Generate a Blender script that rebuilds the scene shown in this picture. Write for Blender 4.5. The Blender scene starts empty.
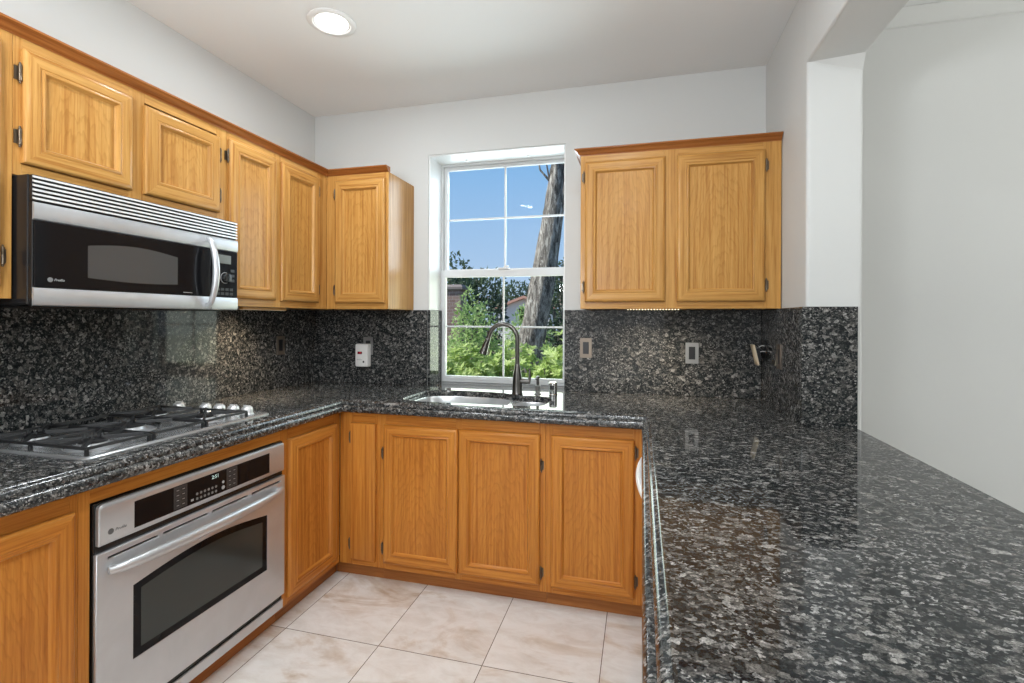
import bpy, bmesh, math, random
from mathutils import Vector, Matrix
S = bpy.context.scene
COL = S.collection
PI = math.pi

# ------------------------------------------------------------------ camera
F_PX, YAW, ROLL, CY = 493.87, 0.2566, -0.0041, 319.0
CAM = Vector((2.0949, -2.8271, 1.3249))
cd = bpy.data.cameras.new('camera')
cam = bpy.data.objects.new('camera', cd)
COL.objects.link(cam)
cd.sensor_fit = 'HORIZONTAL'; cd.sensor_width = 36.0
cd.lens = F_PX / 1024 * 36.0
cd.shift_y = (CY - 341.5) / 1024
cd.clip_start = 0.02; cd.clip_end = 300
R = Vector((math.cos(YAW), math.sin(YAW), 0)); U = Vector((0, 0, 1)); Fw = Vector((-math.sin(YAW), math.cos(YAW), 0))
cr_, sr_ = math.cos(ROLL), math.sin(ROLL)
R2 = R * cr_ - U * sr_; U2 = R * sr_ + U * cr_
m = Matrix.Identity(4)
for i, v in enumerate((R2, U2, -Fw)):
    for j in range(3): m[j][i] = v[j]
m.translation = CAM
cam.matrix_world = m
S.camera = cam

# ------------------------------------------------------------------ exposure
S.view_settings.view_transform = 'Standard'
S.view_settings.look = 'None'
S.view_settings.gamma = 1.0
S.view_settings.use_curve_mapping = False
S.view_settings.exposure = 0.0

# ------------------------------------------------------------------ sky
W = bpy.data.worlds.new('sky'); S.world = W; W.use_nodes = True
nt = W.node_tree; nt.nodes.clear()
wo = nt.nodes.new('ShaderNodeOutputWorld'); bg = nt.nodes.new('ShaderNodeBackground')
tc = nt.nodes.new('ShaderNodeTexCoord'); sp = nt.nodes.new('ShaderNodeSeparateXYZ'); rp = nt.nodes.new('ShaderNodeValToRGB')
nt.links.new(tc.outputs['Generated'], sp.inputs[0]); nt.links.new(sp.outputs['Z'], rp.inputs[0])
nt.links.new(rp.outputs[0], bg.inputs[0]); nt.links.new(bg.outputs[0], wo.inputs[0])
e = rp.color_ramp.elements
e[0].position = 0.0; e[0].color = (0.55, 0.68, 0.88, 1)
e[1].position = 0.8; e[1].color = (0.12, 0.32, 0.72, 1)
q = e.new(0.12); q.color = (0.42, 0.60, 0.88, 1)
q = e.new(0.33); q.color = (0.24, 0.49, 0.86, 1)
bg.inputs[1].default_value = 1.0

# ------------------------------------------------------------------ sun and added fill lamps in the rooms behind
def lamp(name, kind, loc, energy, col=(1, 1, 1), target=None, size=None, size_y=None, shape='RECTANGLE'):
    l = bpy.data.lights.new(name, kind); l.energy = energy; l.color = col
    if kind == 'AREA':
        l.shape = shape; l.size = size
        if size_y: l.size_y = size_y
    o = bpy.data.objects.new(name, l); COL.objects.link(o); o.location = loc
    if target is not None:
        o.rotation_euler = (Vector(target) - Vector(loc)).to_track_quat('-Z', 'Y').to_euler()
    return o
sun = lamp('sun', 'SUN', (-7, -2.4, 7.5), 7.0, (1.0, 0.95, 0.86), target=(0, 0.4, 0)); sun.data.angle = 0.009
# unseen fill lamps added behind and beside the kitchen
lamp('rear_fill', 'AREA', (1.30, -5.9, 1.10), 16, (0.92, 0.97, 1.0), target=(1.30, 0, .55), size=2.3, size_y=1.9)  # added frontal fill, the rear wall has no glazing
lamp('adjoining_side_fill', 'AREA', (6.4, -2.6, 1.4), 26, (0.93, 0.97, 0.97), target=(3.0, -2.4, 1.4), size=3.0, size_y=2.2)  # added fill for the adjoining room, its side wall is solid
lamp('adjoining_up_fill', 'AREA', (4.7, -2.4, 1.9), 35, (0.98, 0.99, 0.95), target=(4.7, -2.2, 2.8), size=.8, shape='DISK')  # added upward fill to lighten the far wall and header
lamp('rear_overhead_fill', 'AREA', (1.4, -4.5, 2.63), 24, (0.92, 0.97, 1.0), target=(1.4, -4.5, 0), size=2.2, size_y=2.0)  # added overhead fill behind the camera, no fixture hangs here
lamp('ceiling_bounce_fill', 'AREA', (1.3, -3.15, 1.75), 37, (0.90, 0.95, 1.0), target=(1.3, -2.5, 2.65), size=.5, shape='DISK')  # added upward fill to brighten the ceiling, no floor lamp stands here
# daylight of sky and garden entering through the kitchen window
lamp('window_sky_daylight', 'AREA', (1.24, .30, 1.95), 8.0, (0.78, 0.90, 1.0), target=(1.24, -1, 1.95), size=.78, size_y=.66).data.spread = math.radians(105)
lamp('window_garden_daylight', 'AREA', (1.24, .30, 1.28), 5.0, (0.92, 1.0, 0.84), target=(1.24, -1, 1.28), size=.78, size_y=.62).data.spread = math.radians(150)

# ------------------------------------------------------------------ materials
def nn(t, kind, **kw):
    n = t.nodes.new(kind)
    for k, v in kw.items(): setattr(n, k, v)
    return n
def base_mat(name, col=(.8, .8, .8), rough=.5, metal=0.0, spec=.5, coat=0.0, ior=1.5):
    M = bpy.data.materials.new(name); M.use_nodes = True
    b = M.node_tree.nodes['Principled BSDF']
    b.inputs['Base Color'].default_value = (*col, 1); b.inputs['Roughness'].default_value = rough
    b.inputs['Metallic'].default_value = metal; b.inputs['Specular IOR Level'].default_value = spec
    b.inputs['Coat Weight'].default_value = coat; b.inputs['IOR'].default_value = ior
    return M, M.node_tree, b
def coords(t, offs=True, scale=(1, 1, 1), rot=(0, 0, 0)):
    tcn = nn(t, 'ShaderNodeTexCoord'); out = tcn.outputs['Object']
    if offs:
        oi = nn(t, 'ShaderNodeObjectInfo'); mu = nn(t, 'ShaderNodeMath', operation='MULTIPLY'); mu.inputs[1].default_value = 7.3
        t.links.new(oi.outputs['Random'], mu.inputs[0])
        ad = nn(t, 'ShaderNodeVectorMath', operation='ADD'); t.links.new(out, ad.inputs[0]); t.links.new(mu.outputs[0], ad.inputs[1]); out = ad.outputs[0]
    mp = nn(t, 'ShaderNodeMapping'); mp.inputs['Scale'].default_value = scale; mp.inputs['Rotation'].default_value = rot
    t.links.new(out, mp.inputs[0]); return mp.outputs[0]
def ramp(t, src, stops, interp='LINEAR'):
    r = nn(t, 'ShaderNodeValToRGB'); t.links.new(src, r.inputs[0]); r.color_ramp.interpolation = interp
    el = r.color_ramp.elements
    while len(el) < len(stops): el.new(0.5)
    for q, (p, c) in zip(el, stops): q.position = p; q.color = (*c, 1) if len(c) == 3 else c
    return r.outputs[0]
def noise(t, vec, scale, detail=3, rough=.5, dist=0):
    n = nn(t, 'ShaderNodeTexNoise'); n.inputs['Scale'].default_value = scale; n.inputs['Detail'].default_value = detail
    n.inputs['Roughness'].default_value = rough; n.inputs['Distortion'].default_value = dist; t.links.new(vec, n.inputs['Vector']); return n
def mix(t, fac, a, b, blend='MIX'):
    n = nn(t, 'ShaderNodeMix', data_type='RGBA', blend_type=blend)
    for k, v in ((0, fac), (6, a), (7, b)):
        if hasattr(v, 'is_output'): t.links.new(v, n.inputs[k])
        elif k == 0: n.inputs[0].default_value = v
        else: n.inputs[k].default_value = (*v, 1)
    return n.outputs[2]
def bump(t, b, h, strength, dist=.002):
    n = nn(t, 'ShaderNodeBump'); n.inputs['Strength'].default_value = strength; n.inputs['Distance'].default_value = dist
    t.links.new(h, n.inputs['Height']); t.links.new(n.outputs[0], b.inputs['Normal'])

def oak(name, axis, light, mid, dark, rough=.3, figure=0.0):
    """straight grained oak along one axis; figure > 0 adds flat-sawn arches around the object's own origin"""
    M, t, b = base_mat(name, mid, rough, spec=.22)
    rot = {'Z': (0, 0, 0), 'X': (0, PI/2, 0), 'Y': (PI/2, 0, 0)}[axis]
    c0 = coords(t, True, rot=rot)
    def stretched(sx, sz, det=2, ro=.55):
        mp = nn(t, 'ShaderNodeMapping'); mp.inputs['Scale'].default_value = (sx, sx, sz); t.links.new(c0, mp.inputs[0]); return noise(t, mp.outputs[0], 1.0, det, ro)
    fine = stretched(420, 14); med = stretched(95, 2.2, 3); broad = stretched(16, .9)
    col = ramp(t, med.outputs[0], [(.30, dark), (.47, mid), (.68, light)])
    if figure:
        cf = coords(t, False); oi = nn(t, 'ShaderNodeObjectInfo'); cx = nn(t, 'ShaderNodeMath', operation='MULTIPLY_ADD'); t.links.new(oi.outputs['Random'], cx.inputs[0]); cx.inputs[1].default_value = .55; cx.inputs[2].default_value = .05
        cb = nn(t, 'ShaderNodeCombineXYZ'); t.links.new(cx.outputs[0], cb.inputs[2]); ad = nn(t, 'ShaderNodeVectorMath', operation='ADD'); t.links.new(cf, ad.inputs[0]); t.links.new(cb.outputs[0], ad.inputs[1])
        mp = nn(t, 'ShaderNodeMapping'); mp.inputs['Scale'].default_value = (1, 1, .17); t.links.new(ad.outputs[0], mp.inputs[0])
        wob = stretched(11, 3.0, 4, .6); sb = nn(t, 'ShaderNodeMath', operation='MULTIPLY_ADD'); t.links.new(wob.outputs[0], sb.inputs[0]); sb.inputs[1].default_value = .085; sb.inputs[2].default_value = 0
        ln = nn(t, 'ShaderNodeVectorMath', operation='LENGTH'); t.links.new(mp.outputs[0], ln.inputs[0])
        su = nn(t, 'ShaderNodeMath', operation='ADD'); t.links.new(ln.outputs['Value'], su.inputs[0]); t.links.new(sb.outputs[0], su.inputs[1])
        ml = nn(t, 'ShaderNodeMath', operation='MULTIPLY'); t.links.new(su.outputs[0], ml.inputs[0]); ml.inputs[1].default_value = 85
        fr_ = nn(t, 'ShaderNodeMath', operation='FRACT'); t.links.new(ml.outputs[0], fr_.inputs[0])
        rg = ramp(t, fr_.outputs[0], [(0, (1.04, 1.03, 1.0)), (.55, (1, .99, .97)), (.86, (.76, .68, .56)), (1, (1.0, .98, .95))])
        col = mix(t, figure, col, rg, 'MULTIPLY')
    col = mix(t, .45, col, ramp(t, fine.outputs[0], [(.30, (.70, .62, .50)), (.50, (1, 1, 1))]), 'MULTIPLY')
    col = mix(t, .7, col, ramp(t, broad.outputs[0], [(.30, (.88, .85, .80)), (.65, (1.05, 1.05, 1.04))]), 'MULTIPLY')
    t.links.new(col, b.inputs['Base Color']); bump(t, b, fine.outputs[0], .06, .0005)
    b.inputs['Coat Weight'].default_value = .07; b.inputs['Coat Roughness'].default_value = .16
    return M
UL, UM, UD = (.57, .315, .095), (.50, .25, .066), (.37, .158, .035)      # yellower golden oak of the wall cabinets
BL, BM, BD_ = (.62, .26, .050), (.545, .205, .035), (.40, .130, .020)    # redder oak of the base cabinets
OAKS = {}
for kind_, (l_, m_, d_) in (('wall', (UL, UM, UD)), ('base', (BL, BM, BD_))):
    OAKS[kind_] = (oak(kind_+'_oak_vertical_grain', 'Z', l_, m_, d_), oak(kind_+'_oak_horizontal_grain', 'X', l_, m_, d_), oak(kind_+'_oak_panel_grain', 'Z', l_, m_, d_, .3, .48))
OAK_H = OAKS['wall'][1]
CROWN = oak('oak_reddish_trim', 'X', (.40, .150, .040), (.33, .115, .028), (.22, .066, .014), .32)
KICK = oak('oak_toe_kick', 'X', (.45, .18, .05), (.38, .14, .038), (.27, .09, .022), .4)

def granite(name, rough=.05, spec=.22):
    M, t, b = base_mat(name, (.05, .05, .05), rough, spec=spec, ior=1.5)
    c = coords(t, False)
    n0 = noise(t, c, 90, 3, .6)
    sub = nn(t, 'ShaderNodeVectorMath', operation='SUBTRACT'); t.links.new(n0.outputs['Color'], sub.inputs[0]); sub.inputs[1].default_value = (.5, .5, .5)
    s_ = nn(t, 'ShaderNodeVectorMath', operation='SCALE'); t.links.new(sub.outputs[0], s_.inputs[0]); s_.inputs['Scale'].default_value = .013
    ad = nn(t, 'ShaderNodeVectorMath', operation='ADD'); t.links.new(c, ad.inputs[0]); t.links.new(s_.outputs[0], ad.inputs[1])
    def vor(scale, stretch):
        mp = nn(t, 'ShaderNodeMapping'); mp.inputs['Scale'].default_value = stretch; mp.inputs['Rotation'].default_value = (.1, .1, .25); t.links.new(ad.outputs[0], mp.inputs[0])
        v = nn(t, 'ShaderNodeTexVoronoi'); v.inputs['Scale'].default_value = scale; t.links.new(mp.outputs[0], v.inputs['Vector'])
        s = nn(t, 'ShaderNodeSeparateColor'); t.links.new(v.outputs['Color'], s.inputs[0]); return s
    va = vor(96, (.66, 1, .85)); vb = vor(240, (.72, 1, .9))
    ca = ramp(t, va.outputs[0], [(0, (.010, .011, .013)), (.55, (.021, .025, .026)), (.60, (.045, .047, .046)), (.74, (.095, .092, .088)), (.88, (.18, .168, .157)), (.965, (.36, .345, .33))])
    cb = ramp(t, vb.outputs[1], [(0, (.006, .007, .009)), (.45, (.022, .025, .027)), (.64, (.05, .050, .049)), (.84, (.15, .146, .139)), (.955, (.36, .35, .34))])
    big = noise(t, c, 14, 3, .6)
    fac = ramp(t, big.outputs[0], [(.40, (.25, .25, .25)), (.58, (.80, .80, .80))])
    col = mix(t, fac, ca, cb)
    fn = noise(t, c, 330, 2, .6)
    col = mix(t, .75, col, ramp(t, fn.outputs[0], [(.38, (.35, .36, .36)), (.60, (1.25, 1.24, 1.22))]), 'MULTIPLY')
    t.links.new(col, b.inputs['Base Color'])
    return M
GRANITE = granite('dark_granite'); GRANITE_E = granite('dark_granite_honed_edge', .17, .55)

def paint(name, col, rough=.6, bs=.05):
    M, t, b = base_mat(name, col, rough, spec=.3)
    n = noise(t, coords(t, False), 160, 3, .6); bump(t, b, n.outputs[0], bs, .001)
    v = noise(t, coords(t, False), 1.3, 2, .5)
    t.links.new(mix(t, .5, col, ramp(t, v.outputs[0], [(.3, tuple(x*.96 for x in col)), (.7, col)])), b.inputs['Base Color'])
    return M
WALL = paint('white_wall_paint', (.615, .618, .605)); FRAMEW = paint('window_frame_vinyl', (.70, .71, .71), .35, .01); CEIL = paint('ceiling_paint', (.80, .805, .80), .7, .12)  # frame grey holds backlit shade in its base colour
TRIMW = paint('white_window_paint', (.80, .80, .79), .35, .01)

def tiles():
    M, t, b = base_mat('beige_marble_tile', (.6, .5, .4), .22, spec=.5)
    c = coords(t, False)
    P, QX, QY, G = .44, .19, -.55, .0032
    sx = nn(t, 'ShaderNodeSeparateXYZ'); t.links.new(c, sx.inputs[0])
    def ma(op, a, bb):
        n = nn(t, 'ShaderNodeMath', operation=op)
        for i, v in enumerate((a, bb)):
            if hasattr(v, 'is_output'): t.links.new(v, n.inputs[i])
            else: n.inputs[i].default_value = v
        return n.outputs[0]
    ids = []; gr = []
    for ch, off, per in (('X', QX, .44), ('Y', QY, .48)):
        u = ma('DIVIDE', ma('SUBTRACT', sx.outputs[ch], off), per)
        fl = ma('FLOOR', u, 0); ids.append(fl)
        fr = ma('SUBTRACT', u, fl); d = ma('MULTIPLY', ma('MINIMUM', fr, ma('SUBTRACT', 1.0, fr)), per); gr.append(d)
    cmb = nn(t, 'ShaderNodeCombineXYZ'); t.links.new(ids[0], cmb.inputs[0]); t.links.new(ids[1], cmb.inputs[1])
    wn = nn(t, 'ShaderNodeTexWhiteNoise', noise_dimensions='3D'); t.links.new(cmb.outputs[0], wn.inputs['Vector'])
    sc = nn(t, 'ShaderNodeVectorMath', operation='SCALE'); t.links.new(wn.outputs['Color'], sc.inputs[0]); sc.inputs['Scale'].default_value = 5
    ad = nn(t, 'ShaderNodeVectorMath', operation='ADD'); t.links.new(c, ad.inputs[0]); t.links.new(sc.outputs[0], ad.inputs[1])
    mp = nn(t, 'ShaderNodeMapping'); mp.inputs['Rotation'].default_value = (0, 0, .6); mp.inputs['Scale'].default_value = (1, 1.9, 1); t.links.new(ad.outputs[0], mp.inputs[0])
    n1 = noise(t, mp.outputs[0], 2.3, 6, .62, .9)
    n2 = noise(t, mp.outputs[0], 9, 5, .65, .4)
    col = ramp(t, n1.outputs[0], [(.31, (.54, .42, .32)), (.39, (.69, .605, .525)), (.47, (.80, .76, .72)), (.70, (.84, .825, .80))])
    col = mix(t, .5, col, ramp(t, n2.outputs[0], [(.36, (.80, .75, .70)), (.58, (1.03, 1.03, 1.03))]), 'MULTIPLY')
    gm = ma('LESS_THAN', ma('MINIMUM', gr[0], gr[1]), G / 2)
    col = mix(t, gm, col, (.16, .12, .09))
    t.links.new(col, b.inputs['Base Color'])
    return M
TILE = tiles()

def steel(name, col=(.60, .61, .625), rough=.30, axis='X'):
    M, t, b = base_mat(name, col, rough, .62)
    s = {'X': (2, 400, 400), 'Z': (400, 400, 2), 'Y': (400, 2, 400)}[axis]
    n = noise(t, coords(t, False, s), 1.0, 2, .6)
    t.links.new(ramp(t, n.outputs[0], [(.3, (rough*.93,)*3), (.7, (rough*1.08,)*3)]), b.inputs['Roughness'])
    v = noise(t, coords(t, False), 6, 3, .6, .6)
    t.links.new(ramp(t, v.outputs[0], [(.3, tuple(x*.88 for x in col)), (.7, col)]), b.inputs['Base Color'])
    return M
STEEL = steel('brushed_stainless_steel'); TRAYM = steel('cooktop_stainless_steel', (.40, .405, .41), .25); STEEL_S = steel('sink_stainless_steel', (.70, .71, .72), .2, 'Y')
CHROME = base_mat('polished_chrome', (.78, .78, .78), .10, 1.0)[0]
SLATE_M = base_mat('dark_brushed_nickel', (.125, .118, .11), .28, 1.0)[0]
NICKEL = base_mat('satin_nickel', (.34, .335, .325), .4, .9)[0]
BRONZE_P = base_mat('tan_metal_plate', (.25, .205, .165), .42, .8)[0]
BRONZE = base_mat('antique_bronze', (.16, .125, .09), .34, .9)[0]
BLACK = base_mat('black_enamel', (.012, .012, .013), .25)[0]
BLKGLASS = base_mat('black_glass', (.007, .007, .008), .05, spec=.17)[0]
GREYGLASS = base_mat('grey_tinted_oven_glass', (.040, .046, .043), .06, spec=.4)[0]
IRON = base_mat('cast_iron', (.014, .014, .015), .45)[0]
WHITEP = base_mat('white_plastic', (.82, .80, .77), .35)[0]
IVORY = base_mat('ivory_plastic', (.72, .60, .42), .4)[0]
DARKP = base_mat('black_plastic', (.012, .012, .014), .35)[0]
GREYMK = base_mat('grey_printing', (.42, .42, .42), .5)[0]
DKMK = base_mat('dark_printing', (.10, .10, .10), .5)[0]
BTN = base_mat('dark_grey_button', (.018, .018, .019), .4)[0]
PADM = base_mat('charcoal_keypad', (.035, .035, .036), .4)[0]
BTNL = base_mat('worn_grey_printing', (.20, .20, .20), .5)[0]
SLATM = base_mat('bright_metal_slat', (.80, .80, .80), .35, .35)[0]
KNOBM = base_mat('satin_chrome_knob', (.80, .80, .80), .25, .6)[0]
DIMMK = base_mat('dim_grey_printing', (.20, .20, .20), .5)[0]
REDD = base_mat('dark_red_display', (.16, .005, .01), .2)[0]
LCD = base_mat('grey_liquid_crystal', (.16, .17, .15), .2)[0]
def emis(name, col, st):
    M, t, b = base_mat(name, col, .5); b.inputs['Emission Color'].default_value = (*col, 1); b.inputs['Emission Strength'].default_value = st; return M
LAMPE = emis('lit_lamp_lens', (1, .97, .92), 6.0); BULBE = emis('lit_warm_bulb', (1, .86, .60), 3.0); BARE = emis('dim_warm_lens', (1, .8, .55), .12); DIGIT = emis('lit_clock_digits', (.55, .75, .72), .5)
REDE = emis('lit_red_digits', (.7, .02, .05), .5)

def glass(name, tint=(.96, .98, .97)):
    M = bpy.data.materials.new(name); M.use_nodes = True; t = M.node_tree; t.nodes.clear()
    o = nn(t, 'ShaderNodeOutputMaterial'); mx = nn(t, 'ShaderNodeMixShader'); tr = nn(t, 'ShaderNodeBsdfTransparent'); gl = nn(t, 'ShaderNodeBsdfGlossy'); fr = nn(t, 'ShaderNodeFresnel')
    fr.inputs[0].default_value = 1.12; tr.inputs[0].default_value = (*tint, 1); gl.inputs['Roughness'].default_value = 0.0
    t.links.new(fr.outputs[0], mx.inputs[0]); t.links.new(tr.outputs[0], mx.inputs[1]); t.links.new(gl.outputs[0], mx.inputs[2]); t.links.new(mx.outputs[0], o.inputs[0]); return M
GLASS = glass('window_glass')

def leafmat(name, a, b_, c_):
    M, t, b = base_mat(name, a, .45, spec=.35)
    n = noise(t, coords(t, False), 7, 3, .7)
    n2 = noise(t, coords(t, False), 60, 1, .5)
    col = mix(t, .5, ramp(t, n.outputs[0], [(.35, c_), (.5, a), (.66, b_)]), ramp(t, n2.outputs[0], [(.35, c_), (.5, a), (.65, b_)]))
    t.links.new(col, b.inputs['Base Color'])
    tl = nn(t, 'ShaderNodeBsdfTranslucent'); t.links.new(col, tl.inputs[0]); mx = nn(t, 'ShaderNodeMixShader'); mx.inputs[0].default_value = .45
    out = [x for x in t.nodes if x.type == 'OUTPUT_MATERIAL'][0]
    t.links.new(b.outputs[0], mx.inputs[1]); t.links.new(tl.outputs[0], mx.inputs[2]); t.links.new(mx.outputs[0], out.inputs[0]); return M
LEAF_Y = leafmat('yellow_green_leaves', (.48, .60, .20), (.80, .86, .50), (.20, .33, .07))
LEAF_G = leafmat('bright_green_leaves', (.38, .53, .20), (.64, .76, .38), (.13, .25, .05))
LEAF_D = leafmat('dark_green_leaves', (.06, .11, .05), (.22, .28, .20), (.02, .04, .02))
def barkmat():
    M, t, b = base_mat('rough_grey_bark', (.3, .27, .24), .9)
    n = noise(t, coords(t, False, (24, 24, 5)), 1.0, 6, .75, .8)
    t.links.new(ramp(t, n.outputs[0], [(.38, (.05, .043, .038)), (.50, (.24, .21, .185)), (.64, (.66, .62, .57))]), b.inputs['Base Color'])
    bump(t, b, n.outputs[0], 1.0, .05); return M
BARK = barkmat()
def brickmat():
    M, t, b = base_mat('weathered_purple_brick', (.2, .13, .12), .85)
    br = nn(t, 'ShaderNodeTexBrick'); t.links.new(coords(t, False, rot=(PI/2, 0, 0)), br.inputs[0])
    br.inputs['Color1'].default_value = (.20, .125, .115, 1); br.inputs['Color2'].default_value = (.26, .18, .16, 1); br.inputs['Mortar'].default_value = (.33, .30, .29, 1)
    br.inputs['Scale'].default_value = 4.5; br.inputs['Mortar Size'].default_value = .012
    t.links.new(br.outputs[0], b.inputs['Base Color']); return M
BRICK = brickmat()
STUCCO = paint('pale_stucco', (.86, .83, .79), .8, .1)
ROOFT = paint('red_clay_roof', (.68, .38, .29), .8, .2)
CAPM = paint('grey_concrete', (.20, .17, .165), .8, .2)
SOIL = paint('brown_soil', (.14, .10, .06), .9, .3)
DARKIN = base_mat('dark_recess', (.02, .018, .016), .9)[0]

# ------------------------------------------------------------------ mesh helpers
class MB:
    def __init__(s): s.v = []; s.f = []; s.mi = []
    def add(s, vs, fs, mi=0):
        n = len(s.v); s.v += [tuple(v) for v in vs]
        for f in fs: s.f.append(tuple(i + n for i in f)); s.mi.append(mi)
        return s
    def box(s, x0, x1, y0, y1, z0, z1, mi=0):
        vs = [(x, y, z) for z in (z0, z1) for y in (y0, y1) for x in (x0, x1)]
        return s.add(vs, [(0, 2, 3, 1), (4, 5, 7, 6), (0, 1, 5, 4), (2, 6, 7, 3), (0, 4, 6, 2), (1, 3, 7, 5)], mi)
    def rings(s, rings, mi=0, cap0=True, cap1=True, closed=True, mis=None):
        n = len(rings[0]); b = len(s.v)
        for r in rings: s.v += [tuple(p) for p in r]
        for k in range(len(rings) - 1):
            for i in range(n if closed else n - 1):
                j = (i + 1) % n
                s.f.append((b + k*n + i, b + k*n + j, b + (k+1)*n + j, b + (k+1)*n + i)); s.mi.append(mis[i] if mis else mi)
        if cap0: s.f.append(tuple(b + i for i in reversed(range(n)))); s.mi.append(mi)
        if cap1: s.f.append(tuple(b + (len(rings)-1)*n + i for i in range(n))); s.mi.append(mi)
        return s
    def tube(s, path, r, n=10, mi=0, flat=1.0, up=None, caps=True):
        P = [Vector(p) for p in path]; rr = r if isinstance(r, (list, tuple)) else [r]*len(P)
        rings = []; a = None
        for i, p in enumerate(P):
            t = (P[min(i+1, len(P)-1)] - P[max(i-1, 0)]).normalized()
            if a is None:
                a = Vector(up) if up else (Vector((0, 0, 1)) if abs(t.z) < .9 else Vector((1, 0, 0)))
            a = (a - t * a.dot(t)).normalized(); b2 = t.cross(a)
            rings.append([p + (a * math.cos(2*PI*k/n) * flat + b2 * math.sin(2*PI*k/n)) * rr[i] for k in range(n)])
        return s.rings(rings, mi, caps, caps)
    def lathe(s, prof, n=24, mi=0, c=(0, 0, 0), axis='Z'):
        rings = []
        for r, h in prof:
            ring = []
            for k in range(n):
                a = 2*PI*k/n; x, y = r*math.cos(a), r*math.sin(a)
                p = {'Z': (x, y, h), 'Y': (x, -h, y), 'X': (h, x, y)}[axis]
                ring.append((c[0]+p[0], c[1]+p[1], c[2]+p[2]))
            rings.append(ring)
        return s.rings(rings, mi)
    def build(s, name, mats, parent=None, smooth=None, bevel=None, seg=2, fix=True):
        me = bpy.data.meshes.new(name); me.from_pydata(s.v, [], s.f)
        mats = mats if isinstance(mats, (list, tuple)) else [mats]
        for q in mats: me.materials.append(q)
        me.polygons.foreach_set('material_index', s.mi)
        if fix:
            bm = bmesh.new(); bm.from_mesh(me); bmesh.ops.recalc_face_normals(bm, faces=bm.faces); bm.to_mesh(me); bm.free()
        me.update()
        if smooth is not None:
            me.shade_smooth(); me.set_sharp_from_angle(angle=math.radians(smooth))
        return link(name, me, parent, bevel, seg)
def link(name, me, parent=None, bevel=None, seg=2):
    o = bpy.data.objects.new(name, me); COL.objects.link(o)
    if parent: o.parent = parent
    if bevel:
        b = o.modifiers.new('bevel', 'BEVEL'); b.width = bevel; b.segments = seg; b.limit_method = 'ANGLE'; b.angle_limit = math.radians(40)
    return o
def plate(outlines, thick):
    """flat mesh with holes in the XY plane, z from 0 to thick"""
    cu = bpy.data.curves.new('tmp', 'CURVE'); cu.dimensions = '2D'; cu.fill_mode = 'BOTH'; cu.extrude = thick/2
    for ol in outlines:
        s = cu.splines.new('POLY'); s.points.add(len(ol)-1); s.use_cyclic_u = True
        for p, xy in zip(s.points, ol): p.co = (xy[0], xy[1], 0, 1)
    ob = bpy.data.objects.new('tmp', cu); COL.objects.link(ob)
    dg = bpy.context.evaluated_depsgraph_get(); me = bpy.data.meshes.new_from_object(ob.evaluated_get(dg))
    bpy.data.objects.remove(ob); bpy.data.curves.remove(cu)
    bm = bmesh.new(); bm.from_mesh(me); bmesh.ops.remove_doubles(bm, verts=bm.verts, dist=1e-5); bmesh.ops.recalc_face_normals(bm, faces=bm.faces); bm.to_mesh(me); bm.free()
    me.transform(Matrix.Translation((0, 0, thick/2))); return me
FRONT = Matrix(((1, 0, 0, 0), (0, 0, -1, 0), (0, 1, 0, 0), (0, 0, 0, 1)))   # plate (x,y,z) -> (x, -z, y): stands up, thickness towards -Y
def put(me, name, mat, parent=None, mtx=None, bevel=None, smooth=None):
    if mtx is not None: me.transform(mtx)
    me.materials.clear(); me.materials.append(mat)
    for p in me.polygons: p.material_index = 0
    if smooth is not None: me.shade_smooth(); me.set_sharp_from_angle(angle=math.radians(smooth))
    me.name = name
    return link(name, me, parent, bevel)
def rrect(x0, x1, y0, y1, r, n=6):
    pts = []
    rs = r if isinstance(r, (list, tuple)) else (r,)*4           # bl, br, tr, tl
    for cx, cy, a0, rad in ((x0, y0, PI, rs[0]), (x1, y0, 1.5*PI, rs[1]), (x1, y1, 0, rs[2]), (x0, y1, .5*PI, rs[3])):
        ox = cx + (rad if cx == x0 else -rad); oy = cy + (rad if cy == y0 else -rad)
        for k in range(n+1):
            a = a0 + .5*PI*k/n; pts.append((ox + rad*math.cos(a), oy + rad*math.sin(a)))
    return pts
def text(body, size, name, mat, parent, loc, rot=(PI/2, 0, 0), align='CENTER', shear=0):
    cu = bpy.data.curves.new('tmp', 'FONT'); cu.body = body; cu.size = size; cu.extrude = .0003; cu.align_x = align; cu.align_y = 'CENTER'; cu.shear = shear; cu.resolution_u = 3
    ob = bpy.data.objects.new('tmp', cu); COL.objects.link(ob)
    dg = bpy.context.evaluated_depsgraph_get(); me = bpy.data.meshes.new_from_object(ob.evaluated_get(dg))
    bpy.data.objects.remove(ob); bpy.data.curves.remove(cu)
    from mathutils import Euler
    return put(me, name, mat, parent, Matrix.Translation(loc) @ Euler(rot).to_matrix().to_4x4())
def thing(name, label, cat, loc=(0, 0, 0), rz=0, group=None):
    o = bpy.data.objects.new(name, None); o.empty_display_size = .1; COL.objects.link(o)
    o.location = loc; o.rotation_euler = (0, 0, rz); return tag(o, label, cat, group)
def tag(o, label, cat, group=None, kind=None):
    o['label'] = label; o['category'] = cat
    if group: o['group'] = group
    if kind: o['kind'] = kind
    return o
def struct(o, label=None, cat=None):
    o['kind'] = 'structure'
    if label: o['label'] = label
    if cat: o['category'] = cat
    return o

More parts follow.
